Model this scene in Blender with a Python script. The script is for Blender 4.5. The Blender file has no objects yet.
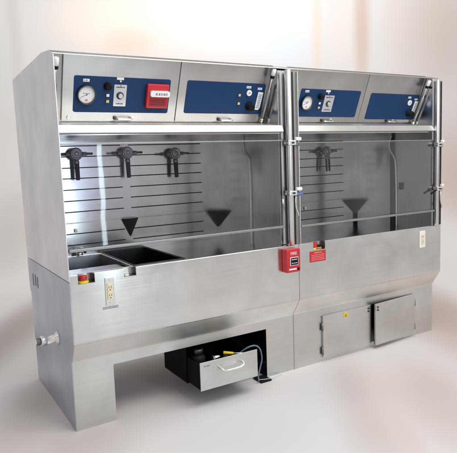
import bpy, bmesh, math, random
from mathutils import Vector, Matrix
random.seed(4)
R = math.radians
sc = bpy.context.scene
COL = sc.collection

# ------------------------------------------------------------------ materials
def new_mat(name):
    m = bpy.data.materials.new(name); m.use_nodes = True
    nt = m.node_tree
    return m, nt, nt.nodes['Principled BSDF']

def plain(name, col, rough=0.45, metal=0.0, spec=0.5, bump=0.0, bscale=60.0, var=0.06, coat=0.0):
    """painted / plastic surface with a little unevenness in tone and gloss"""
    m, nt, p = new_mat(name); N, Lk = nt.nodes, nt.links
    tc = N.new('ShaderNodeTexCoord')
    nz = N.new('ShaderNodeTexNoise'); nz.inputs['Scale'].default_value = 14; nz.inputs['Detail'].default_value = 5
    Lk.new(tc.outputs['Object'], nz.inputs['Vector'])
    mx = N.new('ShaderNodeMix'); mx.data_type = 'RGBA'
    mx.inputs['A'].default_value = (*[c * (1 - var) for c in col], 1)
    mx.inputs['B'].default_value = (*[min(1, c * (1 + var)) for c in col], 1)
    Lk.new(nz.outputs['Fac'], mx.inputs['Factor']); Lk.new(mx.outputs['Result'], p.inputs['Base Color'])
    mr = N.new('ShaderNodeMapRange'); mr.inputs['To Min'].default_value = max(0, rough - .06); mr.inputs['To Max'].default_value = rough + .06
    Lk.new(nz.outputs['Fac'], mr.inputs['Value']); Lk.new(mr.outputs['Result'], p.inputs['Roughness'])
    p.inputs['Metallic'].default_value = metal
    p.inputs['Specular IOR Level'].default_value = spec
    p.inputs['Coat Weight'].default_value = coat
    if bump:
        nb = N.new('ShaderNodeTexNoise'); nb.inputs['Scale'].default_value = bscale; nb.inputs['Detail'].default_value = 3
        Lk.new(tc.outputs['Object'], nb.inputs['Vector'])
        b = N.new('ShaderNodeBump'); b.inputs['Strength'].default_value = bump; b.inputs['Distance'].default_value = .002
        Lk.new(nb.outputs['Fac'], b.inputs['Height']); Lk.new(b.outputs['Normal'], p.inputs['Normal'])
    return m

def steel(name, col, rough, grain, tangent, aniso=0.6, wav=0.25, grainamt=0.06, tint=0.10):
    """brushed stainless: fine streaks along the grain, slow oil-canning of the sheet, soft stains"""
    m, nt, p = new_mat(name); N, Lk = nt.nodes, nt.links
    tc = N.new('ShaderNodeTexCoord')
    mp = N.new('ShaderNodeMapping'); mp.inputs['Scale'].default_value = grain
    Lk.new(tc.outputs['Object'], mp.inputs['Vector'])
    st = N.new('ShaderNodeTexNoise'); st.inputs['Scale'].default_value = 1.0; st.inputs['Detail'].default_value = 4
    Lk.new(mp.outputs['Vector'], st.inputs['Vector'])
    cl = N.new('ShaderNodeTexNoise'); cl.inputs['Scale'].default_value = 3.2; cl.inputs['Detail'].default_value = 4
    Lk.new(tc.outputs['Object'], cl.inputs['Vector'])
    # colour = base * streak * cloud
    a1 = N.new('ShaderNodeMapRange'); a1.inputs['To Min'].default_value = 1 - grainamt; a1.inputs['To Max'].default_value = 1 + grainamt
    a1.inputs['From Min'].default_value = .25; a1.inputs['From Max'].default_value = .75
    Lk.new(st.outputs['Fac'], a1.inputs['Value'])
    a2 = N.new('ShaderNodeMapRange'); a2.inputs['To Min'].default_value = 1 - tint; a2.inputs['To Max'].default_value = 1 + tint
    a2.inputs['From Min'].default_value = .3; a2.inputs['From Max'].default_value = .7
    Lk.new(cl.outputs['Fac'], a2.inputs['Value'])
    mu = N.new('ShaderNodeMath'); mu.operation = 'MULTIPLY'
    Lk.new(a1.outputs['Result'], mu.inputs[0]); Lk.new(a2.outputs['Result'], mu.inputs[1])
    vm = N.new('ShaderNodeVectorMath'); vm.operation = 'SCALE'; vm.inputs[0].default_value = col
    Lk.new(mu.outputs['Value'], vm.inputs['Scale']); Lk.new(vm.outputs['Vector'], p.inputs['Base Color'])
    p.inputs['Metallic'].default_value = 1.0
    r1 = N.new('ShaderNodeMapRange'); r1.inputs['To Min'].default_value = rough - .05; r1.inputs['To Max'].default_value = rough + .07
    Lk.new(st.outputs['Fac'], r1.inputs['Value']); 
    sm = N.new('ShaderNodeTexNoise'); sm.inputs['Scale'].default_value = 7; sm.inputs['Detail'].default_value = 6; sm.inputs['Distortion'].default_value = 1.2
    Lk.new(tc.outputs['Object'], sm.inputs['Vector'])
    r2 = N.new('ShaderNodeMapRange'); r2.inputs['From Min'].default_value = .35; r2.inputs['From Max'].default_value = .7; r2.inputs['To Min'].default_value = -.012; r2.inputs['To Max'].default_value = .03
    Lk.new(sm.outputs['Fac'], r2.inputs['Value'])
    ad = N.new('ShaderNodeMath'); ad.operation = 'ADD'; Lk.new(r1.outputs['Result'], ad.inputs[0]); Lk.new(r2.outputs['Result'], ad.inputs[1])
    Lk.new(ad.outputs['Value'], p.inputs['Roughness'])
    p.inputs['Anisotropic'].default_value = aniso
    cx = N.new('ShaderNodeCombineXYZ')
    for i, k in enumerate('XYZ'): cx.inputs[k].default_value = tangent[i]
    Lk.new(cx.outputs['Vector'], p.inputs['Tangent'])
    wv = N.new('ShaderNodeTexNoise'); wv.inputs['Scale'].default_value = 2.3; wv.inputs['Detail'].default_value = 1.5
    Lk.new(tc.outputs['Object'], wv.inputs['Vector'])
    b1 = N.new('ShaderNodeBump'); b1.inputs['Strength'].default_value = wav; b1.inputs['Distance'].default_value = .02
    Lk.new(wv.outputs['Fac'], b1.inputs['Height'])
    b2 = N.new('ShaderNodeBump'); b2.inputs['Strength'].default_value = .03; b2.inputs['Distance'].default_value = .001
    Lk.new(st.outputs['Fac'], b2.inputs['Height']); Lk.new(b1.outputs['Normal'], b2.inputs['Normal'])
    Lk.new(b2.outputs['Normal'], p.inputs['Normal'])
    return m

GX = (1.5, 260, 260); GZ = (260, 260, 1.5); GXs = (3, 300, 300)
M = {}
M['apron'] = steel('stainless_apron', (.70, .70, .69), .20, GX, (0, 0, 1))
M['lid'] = steel('stainless_lid', (.54, .53, .525), .29, GX, (0, 0, 1), wav=.2)
M['base'] = steel('stainless_base', (.63, .63, .61), .34, GX, (0, 0, 1))
M['bevel'] = steel('stainless_bevel_floorlit', (.84, .835, .80), .44, GX, (0, 0, 1), aniso=.3)  # sloped strip of the apron sheet, colour brightened for the floor it reflects
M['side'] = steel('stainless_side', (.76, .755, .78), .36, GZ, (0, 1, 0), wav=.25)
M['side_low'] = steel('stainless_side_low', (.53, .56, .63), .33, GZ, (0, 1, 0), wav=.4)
M['liner'] = steel('stainless_liner', (.60, .59, .595), .17, GXs, (0, 0, 1), wav=.18, tint=.12)
M['liner_v'] = steel('stainless_liner_wall', (.62, .61, .62), .19, GZ, (0, 0, 1), wav=.18, tint=.12)
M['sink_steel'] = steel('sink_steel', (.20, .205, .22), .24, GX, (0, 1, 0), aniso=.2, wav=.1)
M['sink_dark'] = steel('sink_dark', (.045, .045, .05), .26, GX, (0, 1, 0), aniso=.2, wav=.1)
M['deck'] = steel('stainless_deck', (.62, .62, .64), .16, GX, (0, 1, 0), aniso=.3, wav=.12)
M['sill'] = steel('stainless_sill', (.60, .59, .565), .36, GX, (0, 0, 1), wav=.15)
M['tube'] = steel('polished_tube', (.66, .66, .66), .26, GZ, (0, 0, 1), aniso=.2, wav=.02)
M['channel'] = steel('channel_steel', (.40, .39, .375), .30, GZ, (0, 0, 1), aniso=.3, wav=.05)
M['bright'] = plain('bright_metal', (.80, .79, .77), .22, 1.0)
M['edge'] = plain('sash_edge', (.32, .33, .34), .4, .85)
M['cast'] = plain('cast_grey_metal', (.22, .225, .235), .42, 1.0, bump=.3)
M['dark_metal'] = plain('dark_metal', (.10, .10, .105), .38, 1.0)
M['strut'] = plain('strut_grey', (.30, .30, .31), .34, .8)
M['black'] = plain('black_plastic', (.007, .007, .009), .6, spec=.18)
M['black_paint'] = plain('black_paint', (.004, .004, .005), .65, spec=.1)
M['slot'] = plain('slot_black', (.006, .006, .008), .7, spec=.1)
M['blue'] = plain('blue_enamel', (.006, .036, .115), .5, spec=.28, var=.10, bump=.15, bscale=220)
M['white'] = plain('white_plastic', (.80, .80, .79), .4)
M['cream'] = plain('cream_plastic', (.74, .66, .45), .42)
M['ivory'] = plain('ivory_plastic', (.80, .79, .74), .42)
M['dial'] = plain('dial_face', (.78, .79, .80), .35)
M['ink'] = plain('ink', (.03, .03, .04), .6)
M['grey_ink'] = plain('grey_ink', (.25, .25, .28), .6)
M['plate_grey'] = plain('switch_plate_grey', (.62, .63, .66), .3, .6)
M['red'] = plain('red_enamel', (.52, .012, .022), .32, coat=.3)
M['red_dark'] = plain('red_recess', (.30, .008, .014), .4)
M['pink'] = plain('pink_ink', (.75, .25, .25), .5)
M['yellow'] = plain('yellow_plastic', (.80, .56, .03), .42)
M['hose'] = plain('translucent_hose', (.55, .56, .56), .3)
M['hose_blue'] = plain('blue_grey_hose', (.13, .18, .24), .35)
M['hose_pale'] = plain('pale_cable', (.50, .60, .70), .4)
M['blue_tag'] = plain('blue_tag', (.06, .16, .50), .4)
M['amber'] = plain('amber_lens', (.62, .52, .22), .25)

def glass_mat():
    m = bpy.data.materials.new('sash_glass'); m.use_nodes = True
    nt = m.node_tree; N, Lk = nt.nodes, nt.links
    N.remove(N['Principled BSDF'])
    tr = N.new('ShaderNodeBsdfTransparent'); tr.inputs['Color'].default_value = (.95, .95, .96, 1)
    gl = N.new('ShaderNodeBsdfGlossy'); gl.inputs['Roughness'].default_value = .03
    fr = N.new('ShaderNodeFresnel'); fr.inputs['IOR'].default_value = 1.25
    tc = N.new('ShaderNodeTexCoord')
    nz = N.new('ShaderNodeTexNoise'); nz.inputs['Scale'].default_value = 3
    Lk.new(tc.outputs['Object'], nz.inputs['Vector'])
    bp = N.new('ShaderNodeBump'); bp.inputs['Strength'].default_value = .03; bp.inputs['Distance'].default_value = .02
    Lk.new(nz.outputs['Fac'], bp.inputs['Height']); Lk.new(bp.outputs['Normal'], gl.inputs['Normal'])
    mx = N.new('ShaderNodeMixShader')
    Lk.new(fr.outputs['Fac'], mx.inputs['Fac']); Lk.new(tr.outputs['BSDF'], mx.inputs[1]); Lk.new(gl.outputs['BSDF'], mx.inputs[2])
    Lk.new(mx.outputs['Shader'], N['Material Output'].inputs['Surface'])
    return m
M['glass'] = glass_mat()

# ------------------------------------------------------------------ mesh builder
class MB:
    def __init__(self): self.bm = bmesh.new(); self.mats = []
    def mi(self, mat):
        if mat not in self.mats: self.mats.append(mat)
        return self.mats.index(mat)
    def _tag(self, verts, mat, smooth=False):
        i = self.mi(mat); s = set(verts)
        for f in {f for v in verts for f in v.link_faces}:
            if all(v in s for v in f.verts): f.material_index = i; f.smooth = smooth
    def box(self, x0, x1, y0, y1, z0, z1, mat, bev=0.0, seg=2, mtx=None):
        r = bmesh.ops.create_cube(self.bm, size=1)
        vs = r['verts']
        for v in vs: v.co = Vector(((x0+x1)/2 + v.co.x*(x1-x0), (y0+y1)/2 + v.co.y*(y1-y0), (z0+z1)/2 + v.co.z*(z1-z0)))
        if bev:
            es = {e for v in vs for e in v.link_edges}
            n0 = set(self.bm.verts)
            rb = bmesh.ops.bevel(self.bm, geom=list(es), offset=bev, segments=seg, affect='EDGES', profile=.5)
            vs = list({v for f in rb['faces'] for v in f.verts} | {v for v in vs if v.is_valid})
        if mtx is not None: bmesh.ops.transform(self.bm, matrix=mtx, verts=vs)
        self._tag(vs, mat); return self
    def cyl(self, p0, p1, r0, mat, r1=None, seg=28, caps=True, smooth=True, bev=0):
        p0, p1 = Vector(p0), Vector(p1); d = p1 - p0; L = d.length
        if r1 is None: r1 = r0
        prof = [(0, 0)] if caps else []
        if bev: prof += [(r0-bev, 0), (r0, bev), (r1, L-bev), (r1-bev, L)]
        else: prof += [(r0, 0), (r1, L)]
        if caps: prof += [(0, L)]
        return self.lathe(prof, Matrix.Translation(p0) @ d.to_track_quat('Z', 'Y').to_matrix().to_4x4(), mat, seg, smooth)
    def lathe(self, prof, mtx, mat, seg=28, smooth=True):
        """prof: list of (radius, height), or (radius, height, material)"""
        bm = self.bm; rings = []
        for q in prof:
            r, h = q[0], q[1]
            if r < 1e-7: rings.append([bm.verts.new(mtx @ Vector((0, 0, h)))])
            else: rings.append([bm.verts.new(mtx @ Vector((r*math.cos(2*math.pi*k/seg), r*math.sin(2*math.pi*k/seg), h))) for k in range(seg)])
        for a in range(len(rings)-1):
            mm = prof[a+1][2] if len(prof[a+1]) > 2 else mat
            i = self.mi(mm); A, B = rings[a], rings[a+1]
            flat = abs(prof[a][1]-prof[a+1][1]) < 1e-6
            for k in range(seg):
                k2 = (k+1) % seg
                if len(A) == 1 and len(B) == 1: continue
                if len(A) == 1: vs = [A[0], B[k2], B[k]][::-1]
                elif len(B) == 1: vs = [A[k], A[k2], B[0]]
                else: vs = [A[k], A[k2], B[k2], B[k]]
                f = bm.faces.new(vs); f.material_index = i; f.smooth = smooth and not flat
        for a in range(len(prof)-1):     # sharp corners keep their crease
            pass
        return self
    def tube(self, pts, r, mat, seg=12, sub=6):
        """swept round tube through pts (Catmull-Rom)"""
        P = [Vector(p) for p in pts]; Q = []
        if len(P) > 2 and sub > 1:
            for i in range(len(P)-1):
                a = P[max(i-1, 0)]; b = P[i]; c = P[i+1]; d = P[min(i+2, len(P)-1)]
                for k in range(sub):
                    t = k/sub
                    Q.append(.5*((2*b) + (c-a)*t + (2*a-5*b+4*c-d)*t*t + (3*b-a-3*c+d)*t**3))
            Q.append(P[-1])
        else: Q = P
        bm = self.bm; i = self.mi(mat); rings = []; up = Vector((.31, .77, .55)).normalized()
        for k, q in enumerate(Q):
            t = (Q[min(k+1, len(Q)-1)] - Q[max(k-1, 0)]).normalized()
            u = (up - t*up.dot(t)).normalized(); w = t.cross(u); up = u
            rings.append([bm.verts.new(q + r*(math.cos(2*math.pi*j/seg)*u + math.sin(2*math.pi*j/seg)*w)) for j in range(seg)])
        for a in range(len(rings)-1):
            for j in range(seg):
                f = bm.faces.new([rings[a][j], rings[a][(j+1) % seg], rings[a+1][(j+1) % seg], rings[a+1][j]])
                f.material_index = i; f.smooth = True
        for rg in (rings[0][::-1], rings[-1]):
            f = bm.faces.new(rg); f.material_index = i
        return self
    def face(self, pts, mat, smooth=False):
        f = self.bm.faces.new([self.bm.verts.new(Vector(p)) for p in pts]); f.material_index = self.mi(mat); f.smooth = smooth; return self
    def prism(self, poly, axis, a0, a1, mat):
        """closed polygon extruded along an axis; poly gives the other two coordinates in order"""
        def mk(q, a):
            return {'x': Vector((a, q[0], q[1])), 'y': Vector((q[0], a, q[1])), 'z': Vector((q[0], q[1], a))}[axis]
        bm = self.bm; i = self.mi(mat)
        A = [bm.verts.new(mk(q, a0)) for q in poly]; B = [bm.verts.new(mk(q, a1)) for q in poly]
        fs = [bm.faces.new(A), bm.faces.new(B[::-1])]
        for k in range(len(poly)):
            k2 = (k+1) % len(poly); fs.append(bm.faces.new([A[k2], A[k], B[k], B[k2]]))
        for f in fs: f.material_index = i
        bmesh.ops.recalc_face_normals(bm, faces=fs)
        return self
    def rrect(self, x0, x1, y0, y1, r, z0, z1, mat, edge=None, seg=6):
        """rounded rectangle slab in local xy"""
        pts = []
        for cx, cy, a in ((x1-r, y1-r, 0), (x0+r, y1-r, 90), (x0+r, y0+r, 180), (x1-r, y0+r, 270)):
            for k in range(seg+1):
                t = R(a + 90*k/seg); pts.append((cx+r*math.cos(t), cy+r*math.sin(t)))
        return self.prism(pts, 'z', z0, z1, mat)
    def sheet(self, xs, zs, holes, fn, mat, rim=0.0, rimvec=(0, 1, 0)):
        """grid of faces over xs by zs mapped through fn(x, z), leaving out cells inside holes (x0,x1,z0,z1); holes get rims"""
        bm = self.bm; i = self.mi(mat)
        V = {}
        def vert(a, b):
            if (a, b) not in V: V[(a, b)] = bm.verts.new(Vector(fn(xs[a], zs[b])))
            return V[(a, b)]
        hole = lambda a, b: any(h[0]-1e-6 <= (xs[a]+xs[a+1])/2 <= h[1]+1e-6 and h[2]-1e-6 <= (zs[b]+zs[b+1])/2 <= h[3]+1e-6 for h in holes)
        fs = []
        for a in range(len(xs)-1):
            for b in range(len(zs)-1):
                if not hole(a, b):
                    f = bm.faces.new([vert(a, b), vert(a+1, b), vert(a+1, b+1), vert(a, b+1)]); f.material_index = i; fs.append(f)
        if rim:
            be = [e for e in bm.edges if e.is_boundary and e.link_faces[0] in fs]
            rv = Vector(rimvec)*rim
            dup = {}
            for e in be:
                for v in e.verts:
                    if v not in dup: dup[v] = bm.verts.new(v.co + rv)
            for e in be:
                a, b = e.verts
                f = bm.faces.new([a, b, dup[b], dup[a]]); f.material_index = i
        return self
    def build(self, name, parent=None, recalc=True, label=None, loc=None):
        if recalc: bmesh.ops.recalc_face_normals(self.bm, faces=self.bm.faces[:])
        me = bpy.data.meshes.new(name); self.bm.to_mesh(me); self.bm.free()
        for m in self.mats: me.materials.append(m)
        o = bpy.data.objects.new(name, me); COL.objects.link(o)
        if parent: o.parent = parent
        if loc: o.location = loc
        if label: o['label'] = label
        return o

def bevel(o, w, seg=2):
    m = o.modifiers.new('bevel', 'BEVEL'); m.width = w; m.segments = seg; m.limit_method = 'ANGLE'; m.angle_limit = R(35); m.harden_normals = False
    return o
def solid(o, t, off=-1):
    m = o.modifiers.new('solid', 'SOLIDIFY'); m.thickness = t; m.offset = off; return o
def uniq(v):
    out = []
    for a in sorted(v):
        if not out or a - out[-1] > 1e-5: out.append(a)
    return out
def thing(name, label, cat, loc=(0, 0, 0), group=None):
    o = bpy.data.objects.new(name, None); COL.objects.link(o); o.location = loc
    o['label'] = label; o['category'] = cat
    if group: o['group'] = group
    return o
def tag(o, label, cat, group=None):
    o['label'] = label; o['category'] = cat
    if group: o['group'] = group
    return o
def text_mesh(mb, s, size, mtx, mat, extrude=.0004):
    cu = bpy.data.curves.new('t', 'FONT'); cu.body = s; cu.size = size; cu.align_x = 'CENTER'; cu.align_y = 'CENTER'; cu.extrude = extrude
    ob = bpy.data.objects.new('t', cu); COL.objects.link(ob)
    dg = bpy.context.evaluated_depsgraph_get(); dg.update()
    me = bpy.data.meshes.new_from_object(ob.evaluated_get(dg))
    me.transform(mtx); n0 = len(mb.bm.faces); mb.bm.from_mesh(me); mb.bm.faces.ensure_lookup_table()
    i = mb.mi(mat)
    for f in mb.bm.faces[n0:]: f.material_index = i
    bpy.data.objects.remove(ob); bpy.data.curves.remove(cu); bpy.data.meshes.remove(me)
def dashes(mb, x0, x1, y0, y1, z, rows, mat, fill=.6, axis='z', seed=1):
    """rows of tiny marks: lettering too small to read in the photograph"""
    rnd = random.Random(seed); h = (y1-y0)/rows
    for r in range(rows):
        x = x0; yc = y1 - (r+.5)*h
        while x < x1:
            w = rnd.uniform(.25, .8)*h
            if x + w > x1: break
            hh = h*fill/2*rnd.uniform(.7, 1)
            if axis == 'z': mb.box(x, x+w, yc-hh, yc+hh, z, z+.0006, mat)
            else: mb.box(x, x+w, z-.0006, z, yc-hh, yc+hh, mat)
            x += w + rnd.uniform(.12, .35)*h

# ------------------------------------------------------------------ dimensions (metres; x along the front, y into the depth, z up)
L = 3.027; H = 2.062; ZC = .910; ZA = .526; ZB = .404; RB = .078
X1, X2, X3 = 1.452, 1.577, 2.955          # bay one ends, bay two begins, bay two ends
YB = .90                                  # back wall of the bays
ZD = .872                                 # deck
ZH = 1.655                                # underside of the header

hood = thing('fume_hood', 'stainless steel two-bay fume hood with blue control panels, glass sashes and an open drawer', 'fume hood')

# ---- end panels
side_poly = [(0, .874), (0, H), (.033, 2.080), (.10, 2.0985), (.241, 2.112), (1.098, 2.084), (1.075, .874)]
o = MB().prism(side_poly, 'x', 0, .004, M['side']).build('end_panel', hood)
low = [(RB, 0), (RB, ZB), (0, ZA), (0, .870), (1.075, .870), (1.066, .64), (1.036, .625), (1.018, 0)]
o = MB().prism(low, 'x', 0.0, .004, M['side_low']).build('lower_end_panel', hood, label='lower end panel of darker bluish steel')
mb = MB()
mb.prism([(RB+.004, 0), (RB+.004, ZB), (.006, ZA), (.006, .86), (.0305, .864), (.0305, H), (.033, 2.0725), (.11, 2.089), (.241, 2.105), (1.07, 2.080), (1.02, 0)], 'x', X3, L-.001, M['liner_v'])
o = bevel(mb.build('end_panel', hood), .002)
# dark smeared reflections on the lower end panel, laid on as flat strips
for yy, zz, hh in ((.93, .735, .085), (.86, .74, .08), (.80, .735, .075)):
    MB().rrect(-.010, .010, -hh/2, hh/2, .009, 0, .0015, M['dark_metal']).build('side_reflection', hood).matrix_local = \
        Matrix.Translation((-.0016, yy, zz)) @ Matrix.Rotation(R(90), 4, 'Y') @ Matrix.Rotation(R(90), 4, 'Z')
# pipe stub on the lower end panel
mb = MB(); c = (0, .345, .478)
mb.lathe([(0, -.012), (.042, -.012), (.042, -.004), (.030, .004), (.0235, .010), (.0235, .055), (.0235, .055), (.030, .056), (.031, .060), (.031, .084), (.030, .088), (.022, .090), (.020, .090), (.020, .118), (.018, .120), (.015, .120), (.014, .100), (0, .100)],
         Matrix.Translation((-.012, c[1], c[2])) @ Matrix.Rotation(R(-90), 4, 'Y'), M['bright'], 32)
pf = mb.build('drain_pipe', hood)
mb = MB(); mb.lathe([(.0205, .092), (.0225, .094), (.0205, .097), (.0225, .100), (.0205, .103), (.0225, .106), (.0205, .109), (.0205, .116)], Matrix.Translation((-.012, c[1], c[2])) @ Matrix.Rotation(R(-90), 4, 'Y'), M['cast'], 24).build('pipe_thread', pf)

# ---- apron: face, sloped underside, base, with rounded bends
def arc(p, q, r_, n=4):
    return None
def profile():
    """(y, z) points from the top lip down to the base with small bend radii"""
    pts = [(.030, ZC), (.004, ZC), (0, ZC-.004)]
    def bend(a, b, c, r):
        a, b, c = Vector(a), Vector(b), Vector(c)
        u = (a-b).normalized(); w = (c-b).normalized(); out = []
        for k in range(5):
            t = k/4; p0 = b+u*r; p2 = b+w*r
            out.append(tuple((1-t)**2*p0 + 2*t*(1-t)*b + t*t*p2))
        return out
    return pts, bend((0, ZC), (0, ZA), (RB, ZB), .008), bend((0, ZA), (RB, ZB), (RB, 0), .008)
top, b1, b2 = profile()

def apron(x0, x1, notches, opening, doorhole, name):
    zp = top + b1 + b2
    zs = [p[1] for p in zp]
    # parameter along the profile (index) so that sheet() can map it
    extra = sorted({n[2] for n in notches}, reverse=True)
    prof = top + [(0, z) for z in extra] + b1 + b2
    lows = uniq([0.0] + ([opening[2]] if opening else []) + ([doorhole[2], doorhole[3]] if doorhole else []))[::-1]
    prof = prof + [(RB, z) for z in lows]
    xs = uniq([x0, x1] + [v for n in notches for v in n[:2]] + (list(opening[:2]) if opening else []) + (list(doorhole[:2]) if doorhole else []))
    idx = list(range(len(prof)))
    holes = []
    zi = lambda z: min(range(len(prof)), key=lambda k: abs(prof[k][1]-z) + (0 if prof[k][0] in (0, RB) else .5))
    for n in notches: holes.append((n[0], n[1], 0, zi(n[2])))
    if opening: holes.append((opening[0], opening[1], zi(opening[2]), len(prof)-1))
    if doorhole: holes.append((doorhole[0], doorhole[1], zi(doorhole[3]), zi(doorhole[2])))
    mb = MB()
    mb.sheet(xs, idx, holes, lambda x, k: (x, prof[int(k)][0], prof[int(k)][1]), M['apron'])
    ib = mb.mi(M['base']); ic = mb.mi(M['bevel'])
    for f in mb.bm.faces:
        if f.calc_center_median().z < ZB-.003: f.material_index = ib
        elif f.calc_center_median().z < ZA-.006: f.material_index = ic
    o = mb.build(name, hood)
    # normals must face the viewer
    solid(o, .003)
    return o
NL = [(.047, .140, .857), (.309, .381, .862)]
NR = [(1.685, 1.791, .852)]
ap1 = apron(0.0045, 1.5555, NL, (.239, 1.322, .342), None, 'apron_panel')
ap2 = apron(1.5585, L-.0005, NR, None, (2.315, 2.785, .045, .345), 'apron_panel')

# notch pockets with their buttons
def pocket(x0, x1, z0, parent, dark=M['channel']):
    mb = MB(); d = .055
    mb.face([(x0, .0035, z0), (x1, .0035, z0), (x1, d, z0), (x0, d, z0)], M['sill'])
    mb.face([(x0, d, z0), (x1, d, z0), (x1, d, ZC-.006), (x0, d, ZC-.006)], M['sill'])
    mb.face([(x0, .0035, z0), (x0, d, z0), (x0, d, ZC-.006), (x0, .0035, ZC-.006)], M['channel'])
    n = 8; r = .028                                   # rounded right side
    pts = [(x1, .0035)] + [(x1 - r + r*math.cos(R(90*k/n)), d - r + r*math.sin(R(90*k/n))) for k in range(n+1)]
    for a, b in zip(pts[:-1], pts[1:]):
        mb.face([(a[0], a[1], z0), (b[0], b[1], z0), (b[0], b[1], ZC-.006), (a[0], a[1], ZC-.006)], dark, True)
    return mb.build('button_pocket', parent, recalc=False)
def estop(x, z, y, parent, r=.021):
    mb = MB(); T = Matrix.Translation((x, y, z+.0005))
    mb.lathe([(0, 0), (r*1.42, 0), (r*1.42, .008), (r*1.34, .012), (r*.7, .012), (r*.7, .018)], T, M['yellow'], 32)
    b = mb.build('button_collar', parent)
    mb = MB(); mb.lathe([(0, .016), (r*.85, .016), (r, .020), (r, .036), (r*.92, .041), (r*.5, .043), (0, .0435)], T, M['red'], 32)
    mb.build('stop_button', parent)
pk = pocket(*NL[0], ap1); estop(.082, NL[0][2], .024, pk)
pk = pocket(*NL[1], ap1)
MB().box(.318, .342, .012, .040, NL[1][2]+.0006, NL[1][2]+.010, M['ivory'], .002).build('socket', pk)
pk = pocket(*NR[0], ap2)
MB().box(1.688, 1.722, .002, .030, NR[0][2]+.018, NR[0][2]+.056, M['red'], .003).build('stop_button', pk)
mb = MB(); mb.box(1.687, 1.760, .0022, .045, NR[0][2]+.0006, NR[0][2]+.016, M['yellow'], .002)
dashes(mb, 1.712, 1.756, NR[0][2]+.004, NR[0][2]+.015, .0020, 1, M['ink'], .9, 'y', 5)
mb.build('button_collar', pk)
MB().box(1.722, 1.764, .006, .042, NR[0][2]+.018, NR[0][2]+.030, M['black'], .003).build('button_guard', pk)

# warning sign below the notch
mb = MB(); mb.box(1.652, 1.795, -.0025, -.0004, .770, .846, M['red'], .0006, 1)
dashes(mb, 1.69, 1.76, .828, .840, -.0026, 1, M['pink'], .8, 'y', 3); dashes(mb, 1.664, 1.785, .778, .824, -.0026, 4, M['pink'], .55, 'y', 8)
mb.build('warning_sign', ap2, label='red warning sign with small pale lettering')

# outlets
mb = MB(); cx = .219
mb.box(cx-.026, cx+.026, -.006, -.0004, .715, .873, M['bright'], .003)
for zz in (.858, .731): mb.cyl((cx, -.006, zz), (cx, -.0085, zz), .0065, M['plate_grey'], seg=16)
ot = mb.build('power_outlet', ap1)
mb = MB(); mb.box(cx-.016, cx+.016, -.012, -.006, .748, .840, M['cream'], .003)
for zz in (.817, .772):
    mb.box(cx-.0078, cx-.0050, -.0125, -.0118, zz-.004, zz+.008, M['ink']); mb.box(cx+.0050, cx+.0078, -.0125, -.0118, zz-.004, zz+.008, M['ink'])
    mb.cyl((cx, -.0118, zz-.013), (cx, -.0125, zz-.013), .0035, M['ink'], seg=12)
mb.build('receptacle', ot)
mb = MB(); mb.box(cx-.045, cx+.048, -.0015, -.0004, .694, .711, M['plate_grey'])
dashes(mb, cx-.043, cx+.046, .695, .710, -.0016, 2, M['grey_ink'], .8, 'y', 12); mb.build('outlet_label', ap1)
mb = MB(); cx = 2.802
mb.box(cx-.034, cx+.034, -.006, -.0004, .745, .880, M['ivory'], .003); ot = mb.build('power_outlet', ap2)
mb = MB(); mb.box(cx-.016, cx+.016, -.010, -.006, .775, .850, M['cream'], .002)
for zz in (.832, .793):
    mb.box(cx-.0078, cx-.0050, -.0105, -.0098, zz-.004, zz+.008, M['ink']); mb.box(cx+.0050, cx+.0078, -.0105, -.0098, zz-.004, zz+.008, M['ink'])
mb.build('receptacle', ot)

# fire alarm pull station
mb = MB(); ax0, ax1, az0, az1 = 1.415, 1.530, .735, .893
mb.box(ax0, ax1, -.052, -.0006, az0, az1, M['red'], .008, 3)
al = mb.build('fire_alarm_box', ap1, label='red pull-down alarm box with a grey framed black handle')
bevel(al, .001)
mb = MB(); mb.box(ax0+.022, ax1-.020, -.058, -.0515, az0+.046, az1-.052, M['plate_grey'], .004)
mb.box(ax0+.029, ax1-.027, -.0605, -.0575, az0+.053, az1-.059, M['black'], .002)
dashes(mb, ax0+.033, ax1-.031, az1-.074, az1-.064, -.0606, 1, M['white'], .7, 'y', 9); dashes(mb, ax0+.033, ax1-.031, az0+.060, az0+.070, -.0606, 1, M['plate_grey'], .7, 'y', 2)
mb.build('pull_handle', al)
mb = MB(); text_mesh(mb, 'FIRE', .029, Matrix.Translation(((ax0+ax1)/2, -.0526, az1-.030)) @ Matrix.Rotation(R(90), 4, 'X'), M['white']); mb.build('lettering', al)
mb = MB(); mb.box(ax0+.018, ax1-.036, -.0532, -.0518, az0+.018, az0+.028, M['white']); mb.build('label', al)
MB().cyl((ax1-.019, -.0515, az0+.021), (ax1-.019, -.056, az0+.021), .0095, M['black'], bev=.001).build('lock', al)

# ---- left leg return, cabinet walls, rear skin
MB().box(.2365, .2395, RB+.0035, .16, 0, .34, M['base']).build('leg_return', hood)
mb = MB(); mb.box(1.3225, 1.3265, RB+.0035, 1.0, 0, .40, M['black_paint']); mb.build('cabinet_wall', hood)
MB().box(.006, X3-.001, 1.012, 1.016, .36, 2.05, M['liner']).build('rear_panel', hood)
MB().box(.006, X3-.001, .12, 1.010, .352, .356, M['channel']).build('underside_panel', hood)
MB().box(1.328, X3-.001, .98, .984, .002, .35, M['liner']).build('cabinet_back', hood)

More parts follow.
